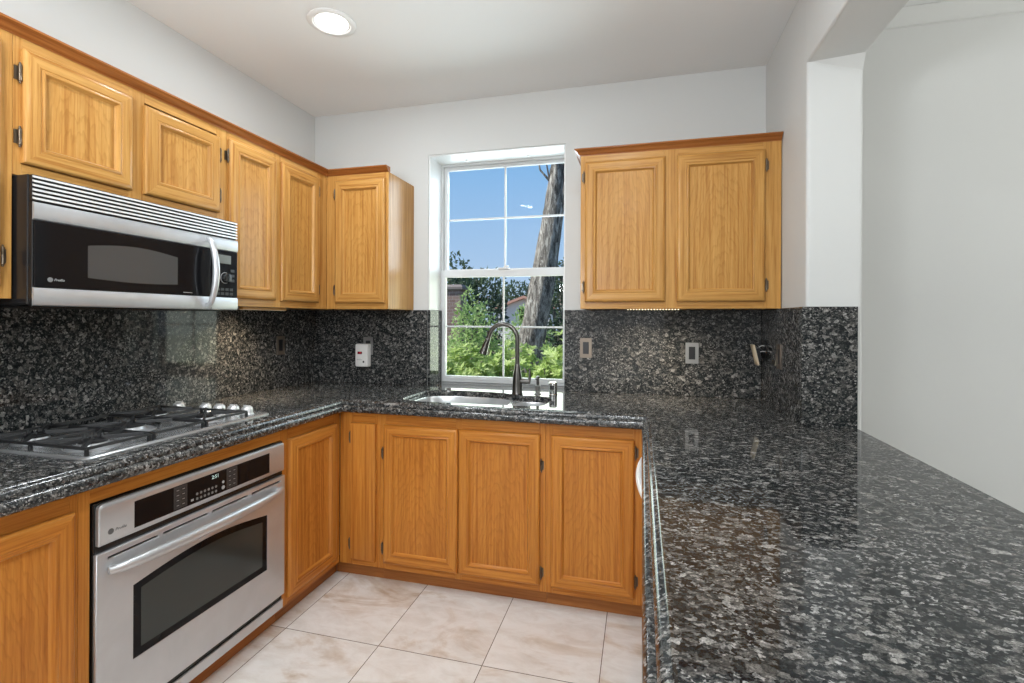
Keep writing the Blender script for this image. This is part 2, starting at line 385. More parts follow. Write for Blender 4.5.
# ------------------------------------------------------------------ room shell
ZC, XR, XO, YJ, ZH = 2.654, 2.718, 2.912, -0.665, 2.335
WX0, WX1, WZ1 = 0.814, 1.668, 2.338
mb = MB(); mb.box(-.1, 6.6, -6.1, .2, -.1, 0); struct(mb.build('floor', TILE), 'beige marble tile floor with brown veining', 'floor')
mb = MB(); mb.box(-.1, XR, -6.1, .2, ZC, ZC+.25); struct(mb.build('ceiling', CEIL), 'white kitchen ceiling', 'ceiling')
mb = MB(); mb.box(XO, 6.6, -6.1, .2, 2.84, 2.904); struct(mb.build('ceiling', CEIL), 'white ceiling of the adjoining room', 'ceiling')
mb = MB(); mb.box(-.1, 0, -6.1, .2, 0, ZC); struct(mb.build('wall_left', WALL), 'white wall behind the cooktop', 'wall')
me = plate([[(0, .0), (XR+.05, .0), (XR+.05, ZC), (0, ZC)], rrect(WX0, WX1, .88, WZ1, .0005, 1)], .2)
o = put(me, 'wall_back', WALL, None, Matrix.Translation((0, .2, 0)) @ FRONT); o.modifiers.new('bevel', 'BEVEL').width = .008; o.modifiers['bevel'].segments = 3; o.modifiers['bevel'].limit_method = 'ANGLE'
struct(o, 'white wall with the window over the sink', 'wall')
mb = MB(); mb.box(XR, XO, YJ, .2, 0, 2.90); struct(mb.build('wall_right', WALL, None, None, .014, 4), 'short white wall end right of the wall cabinet', 'wall')
mb = MB(); mb.box(XR, XO, -6.1, YJ+.02, ZH, 2.90); struct(mb.build('trim_1', WALL, None, None, .010, 3), 'white header over the opening above the counter', 'wall')
mb = MB(); A = (XR+.004, YJ+.002, ZH); B = (XO-.004, YJ+.002, ZH-.056); D = (XO-.004, YJ+.002, ZH+.004); C_ = (XO-.004, YJ-.03, ZH+.002); E_ = (XR+.004, YJ-.004, ZH+.004)
mb.add([A, B, D, C_, E_], [(0, 1, 3), (1, 2, 3), (0, 3, 4), (0, 2, 1), (0, 4, 2), (2, 4, 3)]); struct(mb.build('trim_2', WALL), 'small plaster wedge at the corner of the header', 'wall')
mb = MB(); mb.box(XO-.02, 6.6, .0, .2, 0, 2.84); struct(mb.build('wall_far', WALL), 'plain white wall of the adjoining room', 'wall')
mb = MB()
mb.rings([[(x, -d, z) for d, z in ((0, 2.76), (.010, 2.765), (.012, 2.785), (.04, 2.815), (.045, 2.838), (0, 2.838))] for x in (XO, 6.5)]); struct(mb.build('trim_3', WALL, None, 40), 'white cornice at the adjoining room ceiling', 'trim')
mb = MB(); mb.box(6.5, 6.6, -6.1, .2, 0, 2.84); struct(mb.build('wall_east', WALL), 'side wall of the adjoining room', 'wall')
mb = MB(); mb.box(-.1, 6.6, -6.1, -6.0, 0, 2.84); struct(mb.build('wall_rear', WALL), 'rear wall behind the viewpoint', 'wall')
mb = MB(); mb.box(XR+.001, XO-.06, -2.56, YJ-.002, 0, .8835); struct(mb.build('wall_peninsula', WALL), 'low wall carrying the outer side of the peninsula counter', 'wall')

# ------------------------------------------------------------------ window
FY = .185                                   # front of the window frame
wn = bpy.data.objects.new('window_1', None); COL.objects.link(wn); wn.location = (0, FY, 0); struct(wn, 'white double hung window over the sink with outdoor view', 'window')
def frame_me(x0, x1, z0, z1, w, th, wb=None, wt=None):
    wb = wb if wb is not None else w; wt = wt if wt is not None else w
    return plate([[(x0, z0), (x1, z0), (x1, z1), (x0, z1)], [(x0+w, z0+wb), (x1-w, z0+wb), (x1-w, z1-wt), (x0+w, z1-wt)]], th)
Tm = lambda y: Matrix.Translation((0, y, 0)) @ FRONT
put(frame_me(WX0+.002, WX1-.002, .9145, WZ1-.002, .016, .06), 'window_frame', FRAMEW, wn, Tm(.062), .003)
def sash(z0, z1, y, wb, wt):
    s = put(frame_me(WX0+.0185, WX1-.0185, z0, z1, .022, .03, wb, wt), 'sash', FRAMEW, wn, Tm(y+.03), .003)
    x0, x1, a, b = WX0+.0405, WX1-.0405, z0+wb, z1-wt
    mm = MB(); xm = 1.246; zm = (a+b)/2
    mm.box(xm-.0055, xm+.0055, y+.008, y+.022, a, b); mm.box(x0, xm-.0055, y+.008, y+.022, zm-.0055, zm+.0055); mm.box(xm+.0055, x1, y+.008, y+.022, zm-.0055, zm+.0055)
    mm.build('muntin', FRAMEW, s, None, .003)
    g = MB(); g.box(x0-.004, x1+.004, y+.013, y+.017, a-.004, b+.004); g.build('window_pane', GLASS, s)
    return s
ln = MB(); ln.box(WX0+.0005, WX0+.008, -.180, -.0005, 1.379, WZ1-.001); ln.box(WX1-.008, WX1-.0005, -.180, -.0005, 1.379, WZ1-.001); ln.box(WX0+.008, WX1-.008, -.180, -.0005, WZ1-.008, WZ1-.001); ln.build('reveal_lining', TRIMW, wn, None, .002)
sash(1.607, WZ1-.0185, .030, .042, .020)
lo = sash(.931, 1.640, -.002, .024, .046)
lk = MB(); lk.box(1.215, 1.285, -.012, .012, 1.640, 1.650); lk.tube([(1.25, 0, 1.65), (1.262, -.012, 1.657), (1.285, -.014, 1.657)], .005, 8); lk.build('sash_lock', WHITEP, lo, 40, .002)
for x in (1.02, 1.42):
    k = MB(); k.box(x-.008, x+.008, .12-FY, .15-FY, WZ1-.014, WZ1-.001); k.build('shade_clip', WHITEP, wn, None, .002)

# ------------------------------------------------------------------ cabinets
def make_door(parent, x0, x1, z0, z1, y, hinge=None, flat=False, hz=None):
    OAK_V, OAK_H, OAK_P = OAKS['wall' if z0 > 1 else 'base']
    w = x1-x0; h = z1-z0; mb = MB()
    prof = [(0, 0), (0, .011), (.0025, .0155), (.007, .0185), (.013, .0200)]
    if flat:
        prof = [(0, 0), (0, .014), (.002, .018), (.006, .0195)]
    else:
        prof += [(.014, .0206), (.040, .0206), (.0415, .0190), (.0430, .0192), (.0455, .0212), (.049, .0222), (.0525, .0210), (.0545, .0170), (.0565, .0120), (.0585, .0095), (.0605, .0080)]
    def ring(i, t): return [(x0+i, y-t, z0+i), (x1-i, y-t, z0+i), (x1-i, y-t, z1-i), (x0+i, y-t, z1-i)]
    mb.rings([ring(i, t) for i, t in prof], 0, True, flat, True, [1, 0, 1, 0])
    d = mb.build('door', [OAK_V, OAK_H], parent, 28)
    if not flat:
        p = MB(); i = .0600; xc = (x0+x1)/2; p.box(x0+i-xc, x1-i-xc, -.0082, -.002, i, z1-z0-i); p.build('panel', OAK_P, d).location = (xc, y, z0)
    if hinge:
        hz = hz or (z0+.075, z1-.075)
        for z in hz:
            hx = x0-.006 if hinge == 'L' else x1+.006
            sgn = -1 if hinge == 'L' else 1
            k = MB(); k.lathe([(.0005, -.032), (.003, -.030), (.0025, -.026), (.0048, -.024), (.0048, -.009), (.0042, -.008), (.0042, .008), (.0048, .009), (.0048, .024), (.0025, .026), (.003, .030), (.0005, .032)], 10, 0, (hx, y-.009, z))
            k.box(min(hx, hx+sgn*.011), max(hx, hx+sgn*.011), y-.004, y-.0006, z-.020, z+.020)
            k.build('hinge', BRONZE, d, 40)
    return d
def make_cabinet(label, loc, rz, w, z0, z1, depth, doors, stiles, name='wall_cabinet', kick=None, cat='cabinet', rails=(.035, .035), opening=None, body_w=None, finish=(0, 0)):
    """local frame: x along the wall, front faces -y, back on y=0.  doors: (x0,x1,za,zb,hinge,flat)   stiles: (xa,xb)"""
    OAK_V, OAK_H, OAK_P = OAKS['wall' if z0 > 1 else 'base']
    T = thing(name, label, cat, loc, rz, 'oak wall cabinets' if z0 > 1 else 'oak base cabinets')
    FT = .019; yb = -(depth-FT); bw = body_w or w; b = MB(); t = .016
    b.box(0, t, yb, -.001, z0, z1); b.box(bw-t, bw, yb, -.001, z0, z1); b.box(t, bw-t, yb, -.001, z0, z0+t)
    if z0 > 1: b.box(t, bw-t, yb, -.001, z1-t, z1)
    b.box(t, bw-t, -.012, -.001, z0+t, z1-t)
    b.build('body', OAK_V, T, None, .001)
    f = MB(); ylo, yhi = -depth, yb
    for xa, xb in stiles: f.box(xa, xb, ylo, yhi, z0, z1, 0)
    xs = sorted(stiles)
    for (a0, a1), (b0, b1) in zip(xs[:-1], xs[1:]):
        f.box(a1, b0, ylo, yhi, z0, z0+rails[0], 1); f.box(a1, b0, ylo, yhi, z1-rails[1], z1, 1)
    f.build('face_frame', [OAK_V, OAK_H], T, None, .0012)
    for d in doors: make_door(T, d[0], d[1], d[2], d[3], -depth, d[4], *d[5:])
    if kick:
        k = MB(); k.box(kick[0], kick[1], -depth+kick[2], -depth+kick[2]+.018, 0, z0+.002); k.build('toe_kick', KICK, T, None, .001)
    return T
LR = PI/2                                    # cabinets on the left wall turn their front to +X
UZ0, UZ1 = 1.378, 2.150
# wall cabinets of the left wall (local x = world Y - Y0)
y0 = -2.30
T = make_cabinet('tall oak wall cabinet at the left edge of the photo, left of the microwave', (0, y0, 0), LR, .494, UZ0, UZ1, .32, [(.04, .462, 1.412, 2.115, 'R', False, (1.500,))], [(0, .045), (.455, .494)])
y0 = -1.805
T = make_cabinet('short two-door oak wall cabinet directly above the microwave', (0, y0, 0), LR, .765, 1.742, UZ1, .32,
    [(.018, .341, 1.779, 2.116, 'L'), (.388, .719, 1.779, 2.104, 'R')], [(0, .022), (.336, .394), (.713, .765)])
y0 = -1.039
T = make_cabinet('tall oak wall cabinet of two narrow doors between microwave and corner', (0, y0, 0), LR, .719, UZ0, UZ1, .32,
    [(.005, .294, 1.412, 2.115, 'L'), (.332, .631, 1.412, 2.115, 'R')], [(0, .014), (.288, .338), (.625, .719)], body_w=1.036)
# corner wall cabinet on the back wall
T = make_cabinet('single-door oak wall cabinet in the corner, its bare side facing the window', (.321, 0, 0), 0, .397, UZ0, UZ1, .32,
    [(.062, .381, 1.412, 2.115, 'L')], [(0, .068), (.372, .397)])
for x in (.03, .385):
    c = MB(); c.lathe([(.004, 0), (.006, -.006), (.003, -.010)], 10, 0, (x, -.30, UZ0)); c.build('rubber_stop', DARKP, T, 40)
# right wall cabinet
T = make_cabinet('two-door oak wall cabinet right of the window', (1.794, 0, 0), 0, .920, UZ0, UZ1, .32,
    [(.023, .410, 1.412, 2.115, 'L'), (.463, .850, 1.412, 2.115, 'R')], [(0, .030), (.404, .469), (.844, .920)])
for x in (.72, .30):
    c = MB(); c.lathe([(.006, 0), (.007, -.006), (.003, -.010)], 10, 0, (x, -.30, UZ0)); c.build('rubber_stop', DARKP, T, 40)

def sweep(path, prof, name, mat, parent=None, smooth=35, mis=None):
    """prof: list of (outward offset, z); outward = right-hand side of travel; mitred"""
    P = [Vector((p[0], p[1])) for p in path]; rings = []
    for i, p in enumerate(P):
        ns = []
        if i > 0: t = (P[i]-P[i-1]).normalized(); ns.append(Vector((t.y, -t.x)))
        if i < len(P)-1: t = (P[i+1]-P[i]).normalized(); ns.append(Vector((t.y, -t.x)))
        if len(ns) == 1: o = ns[0]
        else: o = (ns[0]+ns[1]); o = o / (1 + ns[0].dot(ns[1]))
        rings.append([(p.x+o.x*d, p.y+o.y*d, z) for d, z in prof])
    mb = MB(); mb.rings(rings, 0); return mb.build(name, mat, parent, smooth)
CP = [(-.018, 2.149), (.002, 2.149), (.003, 2.153), (.008, 2.155), (.012, 2.159), (.018, 2.168), (.025, 2.173), (.030, 2.175), (.030, 2.181), (-.018, 2.181)]
def crown(paths, label):
    T = thing('crown_molding', label, 'moulding', (0, 0, 0), 0, 'crown mouldings on the wall cabinets')
    for loc, rz, pts, cut in paths:
        # each run in its own frame so that the grain follows it
        rings = []
        for (x, y), (nx, ny) in zip(pts, cut):
            rings.append([(x+nx*d, y+ny*d, z) for d, z in CP])
        mb = MB(); mb.rings(rings, 0); o = mb.build('molding_run', CROWN, T, 30); o.location = loc; o.rotation_euler = (0, 0, rz)
    return T
crown([((0, 0, 0), LR, [(-2.30, -.320), (-.320, -.320)], [(0, -1), (-1, -1)]),
       ((0, 0, 0), 0, [(.320, -.320), (.718, -.320)], [(1, -1), (0, -1)])], 'reddish crown moulding turning the corner on top of the left wall cabinets')
crown([((0, 0, 0), 0, [(1.794, 0.0), (1.794, -.320), ], [(-1, 0), (-1, -1)]), ((0, 0, 0), 0, [(1.794, -.320), (2.714, -.320)], [(-1, -1), (0, -1)])], 'reddish crown moulding on top of the wall cabinet right of the window')

# base cabinets
BZ0, BZ1, BD = .075, .884, .600
y0 = -2.42
make_cabinet('oak base cabinet at lower left edge, left of the oven', (0, y0, 0), LR, .602, BZ0, BZ1, BD, [(.03, .588, .108, .796, 'L')], [(0, .036), (.582, .602)], 'base_cabinet', (0, .602, .045), rails=(.04, .09))
y0 = -1.817
T = make_cabinet('oak cabinet framing the built-in oven under the cooktop', (0, y0, 0), LR, .812, BZ0, BZ1, BD, [], [(0, .030), (.786, .812)], 'base_cabinet', (0, .812, .045), rails=(.012, .083))
y0 = -1.004
make_cabinet('oak base cabinet with one narrow panelled door between oven and corner', (0, y0, 0), LR, .404, BZ0, BZ1, BD, [(.010, .360, .108, .797, None)], [(0, .018), (.350, .404)], 'base_cabinet', (0, .448, .045), rails=(.04, .09), body_w=.40)
make_cabinet('narrow oak base cabinet with plain flat door in the left corner', (.602, 0, 0), 0, .226, BZ0, BZ1, BD, [(.069, .210, .108, .798, 'L', True)], [(0, .075), (.200, .226)], 'base_cabinet', (-.045, .226, .045), rails=(.04, .09))
make_cabinet('wide oak base cabinet with two doors under the sink', (.829, 0, 0), 0, .843, BZ0, BZ1, BD, [(.026, .419, .108, .798, 'L', False, (.654, .180)), (.425, .819, .108, .798, 'R', False, (.655, .165))], [(0, .034), (.405, .438), (.812, .843)], 'base_cabinet', (0, .843, .045), rails=(.04, .09))
make_cabinet('oak base cabinet with one door right of the sink, meeting the peninsula', (1.673, 0, 0), 0, .4435, BZ0, BZ1, BD, [(.026, .394, .108, .798, 'R', False, (.742, .180))], [(0, .034), (.388, .4435)], 'base_cabinet', (0, .4435, .045), rails=(.04, .09), body_w=1.04)
# peninsula: faces the aisle, hidden below the counter edge
make_cabinet('oak peninsula cabinet facing the aisle under the right-hand counter', (2.716, -1.405, 0), -PI/2, 1.19, BZ0, BZ1, .586,
    [(.03, .57, .108, .798, 'L'), (.61, 1.16, .108, .798, 'R')], [(0, .04), (.56, .62), (1.15, 1.19)], 'base_cabinet', (0, 1.19, .045), rails=(.04, .09))
make_cabinet('narrow oak filler cabinet where the peninsula meets the back run', (2.716, -.603, 0), -PI/2, .197, BZ0, BZ1, .586, [], [(0, .19)], 'base_cabinet', (0, .197, .045))
DW = thing('dishwasher', 'stainless dishwasher under the peninsula counter, only its bowed handle peeking out', 'dishwasher', (2.716, -.802, 0), -PI/2)
b = MB(); b.box(.004, .598, -.570, -.02, .004, .874); b.build('body', DARKIN, DW)
b = MB(); b.box(.004, .598, -.592, -.571, .11, .845); b.build('door', STEEL, DW, None, .004)
b = MB(); b.box(.01, .592, -.545, -.5705+.012, .006, .10); b.build('kick_plate', BLACK, DW, None, .002)
dd = [o for o in DW.children if o.name.startswith('door')][0]
hp = []; hr = []
for k in range(25):
    q = k/24; hp.append((.04+.522*q, -.598-.0285*math.sin(PI*q)**.7, .800)); hr.append(.008+.004*math.sin(PI*q)**.6)
b = MB(); b.tube(hp, hr, 12); b.tube([(.055, -.590, .80), (.055, -.606, .80)], .009, 10); b.tube([(.547, -.590, .80), (.547, -.606, .80)], .009, 10); b.build('handle', WHITEP, dd, 45)

# ------------------------------------------------------------------ countertop
CT = thing('countertop', 'polished dark granite countertop wrapping around three sides of the kitchen', 'countertop')
sink_out = [(.905, -.50), (.903, -.44), (.903, -.30), (.915, -.235), (.95, -.195), (1.03, -.172), (1.18, -.165), (1.32, -.178), (1.40, -.205), (1.44, -.235), (1.50, -.245), (1.585, -.248), (1.63, -.262), (1.65, -.30), (1.655, -.38), (1.652, -.48), (1.635, -.535), (1.59, -.555), (1.30, -.566), (1.10, -.570), (.98, -.565), (.925, -.545)]
def smooth_loop(pts, it=2):
    for _ in range(it):
        q = []
        for i in range(len(pts)):
            a, b = pts[i], pts[(i+1) % len(pts)]
            q += [(.75*a[0]+.25*b[0], .75*a[1]+.25*b[1]), (.25*a[0]+.75*b[0], .25*a[1]+.75*b[1])]
        pts = q
    return pts
sink_out = smooth_loop(sink_out, 2)
top = [(.001, -2.42), (.617, -2.42), (.617, -.615), (2.137, -.615), (2.137, -2.58), (2.8885, -2.58), (2.8885, YJ-.002), (XR-.002, YJ-.002), (XR-.002, -.001), (WX1-.002, -.001), (WX1-.002, .199), (WX0+.002, .199), (WX0+.002, -.001), (.001, -.001)]
put(plate([top, sink_out], .030), 'slab', GRANITE, CT, Matrix.Translation((0, 0, .884)))
def arc(cx, cz, rx, rz, a0, a1, n): return [(cx+rx*math.cos(math.radians(a0+(a1-a0)*k/n)), cz+rz*math.sin(math.radians(a0+(a1-a0)*k/n))) for k in range(n+1)]
EP = [(-.0405, .9139), (-.036, .914), (-.0348, .9130), (-.0335, .9118)] + arc(-.034, .8935, .0175, .0178, 82, -5, 10) + [(-.0195, .8918), (-.0190, .8905)] + arc(-.016, .872, .016, .0182, 84, -80, 14) + [(-.022, .8528), (-.031, .8528), (-.031, .8835), (-.0405, .8835)]
sweep([(.657, -2.42), (.657, -.655), (2.097, -.655), (2.097, -2.62), (2.8885, -2.62)], EP, 'edge_molding', GRANITE_E, CT, 40)
MB().box(2.858, 2.8885, -2.588, YJ-.002, .8528, .8838).build('outer_edge', GRANITE, CT, None, .002)

def splash(x0, x1, y0, y1, label, z1=1.3775, z0=.9142):
    o = MB().box(x0, x1, y0, y1, z0, z1).build('granite_backsplash', GRANITE, None, None, .0015); return tag(o, label, 'backsplash', 'granite backsplash panels')
ST = .02
splash(.001, ST, -2.42, -.001, 'long dark granite backsplash on the left wall behind the cooktop')
splash(ST+.001, WX0-.002, -ST, -.001, 'dark granite backsplash panel on the back wall left of the window')
splash(WX1+.001, XR-ST-.001, -ST, -.001, 'dark granite backsplash panel on back wall under the right wall cabinet')
splash(XR-ST, XR-.001, YJ, -.001, 'dark granite backsplash strip on the side wall right of the back panel')
splash(XR-ST, XO-.024, YJ-ST-.001, YJ-.001, 'dark granite panel on the wall end facing the camera, far right')
splash(WX0-.002, WX0+.016, -.0005+.0, .184, 'narrow granite strip lining the left side of the window recess')

# ------------------------------------------------------------------ sink, faucet, deck fittings
SK = thing('sink', 'stainless double bowl sink set into the granite under the window', 'sink', (0, 0, 0))
def inset(pts, d):
    n = len(pts); out = []
    for i in range(n):
        a, b = Vector(pts[i-1]), Vector(pts[(i+1) % n]); t = (b-a).normalized(); out.append((pts[i][0]+t.y*d, pts[i][1]-t.x*d))
    return out
area = sum(sink_out[i-1][0]*sink_out[i][1]-sink_out[i][0]*sink_out[i-1][1] for i in range(len(sink_out)))
if area > 0: sink_out = sink_out[::-1]
bowlA = smooth_loop([(.915, -.50), (.913, -.30), (.935, -.225), (1.03, -.185), (1.18, -.178), (1.32, -.190), (1.40, -.23), (1.432, -.32), (1.435, -.46), (1.415, -.53), (1.36, -.553), (1.10, -.557), (.98, -.553), (.93, -.537)], 2)
bowlB = smooth_loop([(1.462, -.50), (1.458, -.34), (1.475, -.275), (1.53, -.258), (1.60, -.262), (1.638, -.30), (1.643, -.40), (1.638, -.49), (1.615, -.535), (1.55, -.543), (1.49, -.535)], 2)
flange = plate([inset(sink_out, -.012), bowlA, bowlB], .003)
put(flange, 'rim', STEEL_S, SK, Matrix.Translation((0, 0, .8805)))
def bowl(pts, depth, name):
    cx = sum(p[0] for p in pts)/len(pts); cy = sum(p[1] for p in pts)/len(pts)
    rings = []
    for s, z in ((1.0, 0), (.985, -.010), (.965, -.06), (.95, -depth+.045), (.93, -depth+.018), (.87, -depth+.004), (.7, -depth), (.12, -depth-.004)):
        rings.append([(cx+(p[0]-cx)*s, cy+(p[1]-cy)*s, .8825+z) for p in pts])
    mb = MB(); mb.rings(rings, 0, False, True)
    b = mb.build(name, STEEL_S, SK, 50)
    d = MB(); d.lathe([(.0, -.001), (.040, 0), (.043, .002), (.040, .004), (.028, .002), (.026, -.002), (.0, -.002)], 20, 0, (cx, cy, .8825-depth)); d.build('drain', CHROME, b, 40)
bowl(bowlA, .20, 'large_bowl'); bowl(bowlB, .16, 'small_bowl')

FT = thing('faucet', 'tall dark gooseneck kitchen faucet with pull-down spray head', 'faucet', (1.438, -.205, .914))
b = MB(); b.lathe([(.0, 0), (.030, 0), (.031, .004), (.029, .008), (.0275, .012), (.0265, .05), (.0235, .10), (.0165, .145), (.0135, .165), (.0, .165)], 24); b.build('body', SLATE_M, FT, 40)
arcr = .082; ztop = .382; path = [(0, 0, .16), (0, 0, .20), (0, 0, .25), (0, 0, ztop-arcr)]
for k in range(1, 13):
    a = PI*k/12*.93; path.append((-arcr+arcr*math.cos(a), 0, ztop-arcr+arcr*math.sin(a)))
dx, dz = path[-1][0]-path[-2][0], path[-1][2]-path[-2][2]; L = math.hypot(dx, dz); dx /= L; dz /= L
ex, ez = path[-1][0]+dx*.02, path[-1][2]+dz*.02; path.append((ex, 0, ez))
b = MB(); b.tube(path, .0125, 14); b.build('neck', SLATE_M, FT, 50)
b = MB(); b.tube([(ex+dx*s, 0, ez+dz*s) for s in (-.004, .0, .006, .05, .085, .088)], [.0125, .0145, .0145, .0185, .0235, .020], 16); b.build('spray_head', SLATE_M, FT, 40)
b = MB(); b.tube([(.02, -.002, .072), (.052, -.002, .072), (.072, -.002, .073)], [.0145, .0145, .0135], 12)
b.tube([(.066, -.002, .073), (.071, -.002, .10), (.070, -.001, .130), (.066, 0, .142)], [.009, .0065, .0055, .004], 10); b.build('lever_handle', SLATE_M, FT, 40)
SD = thing('soap_dispenser', 'slim dark soap dispenser pump just right of the faucet', 'soap dispenser', (1.545, -.17, .914))
b = MB(); b.lathe([(0, 0), (.020, 0), (.020, .004), (.0125, .008), (.0125, .035), (.0135, .037), (.0135, .046), (.008, .050), (0, .050)], 18); b.build('collar', NICKEL, SD, 40)
b = MB(); b.lathe([(0, .049), (.0075, .049), (.0075, .085), (.0105, .087), (.0105, .097), (.003, .100), (0, .100)], 16); b.tube([(0, 0, .092), (0, -.03, .094), (0, -.045, .086)], [.006, .005, .0045], 8); b.build('pump', SLATE_M, SD, 40)
AG = thing('air_gap', 'short chrome air gap cap at the right end of the sink deck', 'air gap', (1.630, -.170, .914))
b = MB(); b.lathe([(0, 0), (.025, 0), (.025, .003), (.0225, .006), (.0225, .062), (.019, .068), (0, .070)], 22); b.build('cap', CHROME, AG, 30)
b = MB(); b.box(-.012, .012, -.0245, -.021, .030, .052); b.build('slot', BLACK, AG, None, .002)

# ------------------------------------------------------------------ cooktop (local x = along the counter, -y = toward the room)
KT = thing('cooktop', 'stainless steel gas cooktop with black grates in the left counter', 'cooktop', (0, -1.775, .9142), LR)
w = .730; ya, yb_ = -.070, -.563
mb = MB(); rg = []
for i, z in ((0, 0), (0, .003), (.004, .0075), (.010, .009), (.018, .0085), (.028, .0055), (.05, .0045)):
    rg.append([(x, y, z) for x, y in rrect(i, w-i, yb_+i, ya-i, max(.018-i*.3, .004), 4)])
mb.rings(rg); mb.build('tray', TRAYM, KT, 40)
def burner(x, y, r):
    b = MB(); b.lathe([(0, .004), (r+.03, .0045), (r+.028, .006), (r+.006, .007), (r, .012), (r-.002, .020), (0, .021)], 26, 0, (x, y, 0)); o = b.build('burner', STEEL, KT, 40)
    c = MB(); c.lathe([(0, .020), (r-.004, .0205), (r-.004, .027), (r-.010, .030), (0, .031)], 26, 0, (x, y, 0)); c.build('burner_cap', IRON, o, 40)
for x, y, r in ((.115, -.185, .034), (.115, -.430, .042), (.315, -.310, .055), (.525, -.185, .042), (.525, -.430, .034)): burner(x, y, r)
def bar(b, x0, y0, x1, y1, z0, z1, wd=.009):
    d = Vector((x1-x0, y1-y0, 0)); n = Vector((-d.y, d.x, 0)).normalized()*wd/2; v = []
    for z, s in ((z0, .75), (z1, 1.0)):
        for p, sg in (((x0, y0), 1), ((x0, y0), -1), ((x1, y1), -1), ((x1, y1), 1)): v.append((p[0]+n.x*sg*(1.25 if z == z0 else .8), p[1]+n.y*sg*(1.25 if z == z0 else .8), z))
    b.add(v, [(0, 1, 2, 3), (4, 7, 6, 5), (0, 4, 5, 1), (1, 5, 6, 2), (2, 6, 7, 3), (3, 7, 4, 0)])
def grate(x0, x1, cs):
    y0, y1 = -.543, -.092; g = MB(); zt, zb = .038, .026
    for a in ((x0, y0, x1, y0), (x0, y1, x1, y1), (x0, y0, x0, y1), (x1, y0, x1, y1)): bar(g, *a, zb, zt-.004, .0095)
    for cx, cy in cs:
        for k in range(4):
            a = PI/4 + k*PI/2
            ex = x1 if math.cos(a) > 0 else x0
            dx = (ex-cx); ey = cy + math.copysign(abs(dx), math.sin(a)); ey = min(max(ey, y0), y1)
            ix, iy = cx+math.cos(a)*.022, cy+math.sin(a)*.022
            bar(g, ix, iy, ex, ey, zb, zt, .0085)
            g.add([(ix-.006, iy-.006, zt-.006), (ix+.006, iy-.006, zt-.006), (ix+.006, iy+.006, zt-.006), (ix-.006, iy+.006, zt-.006), (ix, iy, zt+.010)], [(0, 3, 2, 1), (0, 1, 4), (1, 2, 4), (2, 3, 4), (3, 0, 4)])
        bar(g, x0, cy, cx-.035, cy, zb, zt, .0085); bar(g, cx+.035, cy, x1, cy, zb, zt, .0085)
    if len(cs) == 2: ym = (cs[0][1]+cs[1][1])/2; bar(g, x0, ym, x1, ym, zb, zt-.004, .012)
    for x in (x0, x1):
        for y in (y0, y1, (y0+y1)/2): g.add([(x-.005, y-.005, .0055), (x+.005, y-.005, .0055), (x+.005, y+.005, .0055), (x-.005, y+.005, .0055), (x-.0042, y-.0042, zb+.004), (x+.0042, y-.0042, zb+.004), (x+.0042, y+.0042, zb+.004), (x-.0042, y+.0042, zb+.004)], [(0, 3, 2, 1), (4, 5, 6, 7), (0, 1, 5, 4), (1, 2, 6, 5), (2, 3, 7, 6), (3, 0, 4, 7)])
    g.build('grate', IRON, KT, None, .0015)
grate(.018, .206, [(.115, -.185), (.115, -.430)]); grate(.222, .410, [(.315, -.310)]); grate(.426, .615, [(.525, -.185), (.525, -.430)])
for y in (-.135, -.278, -.352, -.424, -.494):
    k = MB(); k.lathe([(0, .0045), (.027, .0045), (.0275, .009), (.0235, .012), (.0230, .028), (.0205, .036), (.014, .0405), (0, .042)], 24, 0, (.672, y, 0)); k.box(.669, .675, y-.017, y+.017, .038, .0445); k.build('knob', KNOBM, KT, 40, .001)

# ------------------------------------------------------------------ wall oven
OV = thing('wall_oven', 'stainless steel wall oven built in under the cooktop', 'oven', (0, -1.783, 0), LR)
W_ = .756; yf = -.620
b = MB(); b.box(.006, W_-.006, -.600, -.06, .092, .788); b.build('body', DARKIN, OV)
b = MB(); b.box(0, W_, -.606, -.6005, .085, .797); b.build('trim_surround', BLACK, OV, None, .002)
b = MB(); rg = [[(x, y, z) for x, z in rrect(.006+i, W_-.004-i, .676+i, .793-i, (.003, .003, .010, .014), 5)] for y, i in ((-.605, 0), (-.617, 0), (-.6205, .0035))]; b.rings(rg)
b.build('control_panel', STEEL, OV, 40)
def local(px, py): return px, py
cp = [o for o in OV.children if o.name.startswith('control_panel')][0]
b = MB(); b.box(.106, .663, -.6218, -.6200, .691, .771); b.build('display_panel', BLKGLASS, cp, None, .0006)
text('2:51', .018, 'clock_digits', DIGIT, cp, (.397, -.6222, .757))
for bx, n, mm in ((.240, 2, 4), (.452, 2, 4)):
    f = MB(); f.box(bx-.006, bx+n*.021+.002, -.6221, -.6216, .695, .703+mm*.0165); f.build('keypad_frame', PADM, cp, None, .0003)
    for i in range(n):
        for j in range(mm):
            f = MB(); f.box(bx+i*.021, bx+i*.021+.017, -.6224, -.6220, .700+j*.0165, .700+j*.0165+.0125); f.build('key', BTN, cp, None, .0003)
            f = MB(); f.box(bx+i*.021+.004, bx+i*.021+.013, -.6227, -.6223, .7055+j*.0165, .7075+j*.0165); f.build('key_marking', GREYMK, cp)
for i in range(6):
    for j in range(2): f = MB(); f.lathe([(0, 0), (.0046, .0002), (.0046, .0008), (0, .001)], 10, 0, (.322+i*.0155, -.6216, .704+j*.0165), 'Y'); f.build('round_key', BTNL, cp)
for r_, z_ in ((.007, .707), (.005, .727)):
    f = MB(); f.lathe([(0, 0), (r_, .0002), (r_, .0008), (0, .001)], 12, 0, (.431, -.6216, z_), 'Y'); f.build('start_key', GREYMK, cp)
f = MB(); f.box(.298, .308, -.6224, -.6216, .702, .709); f.build('light_key', GREYMK, cp)
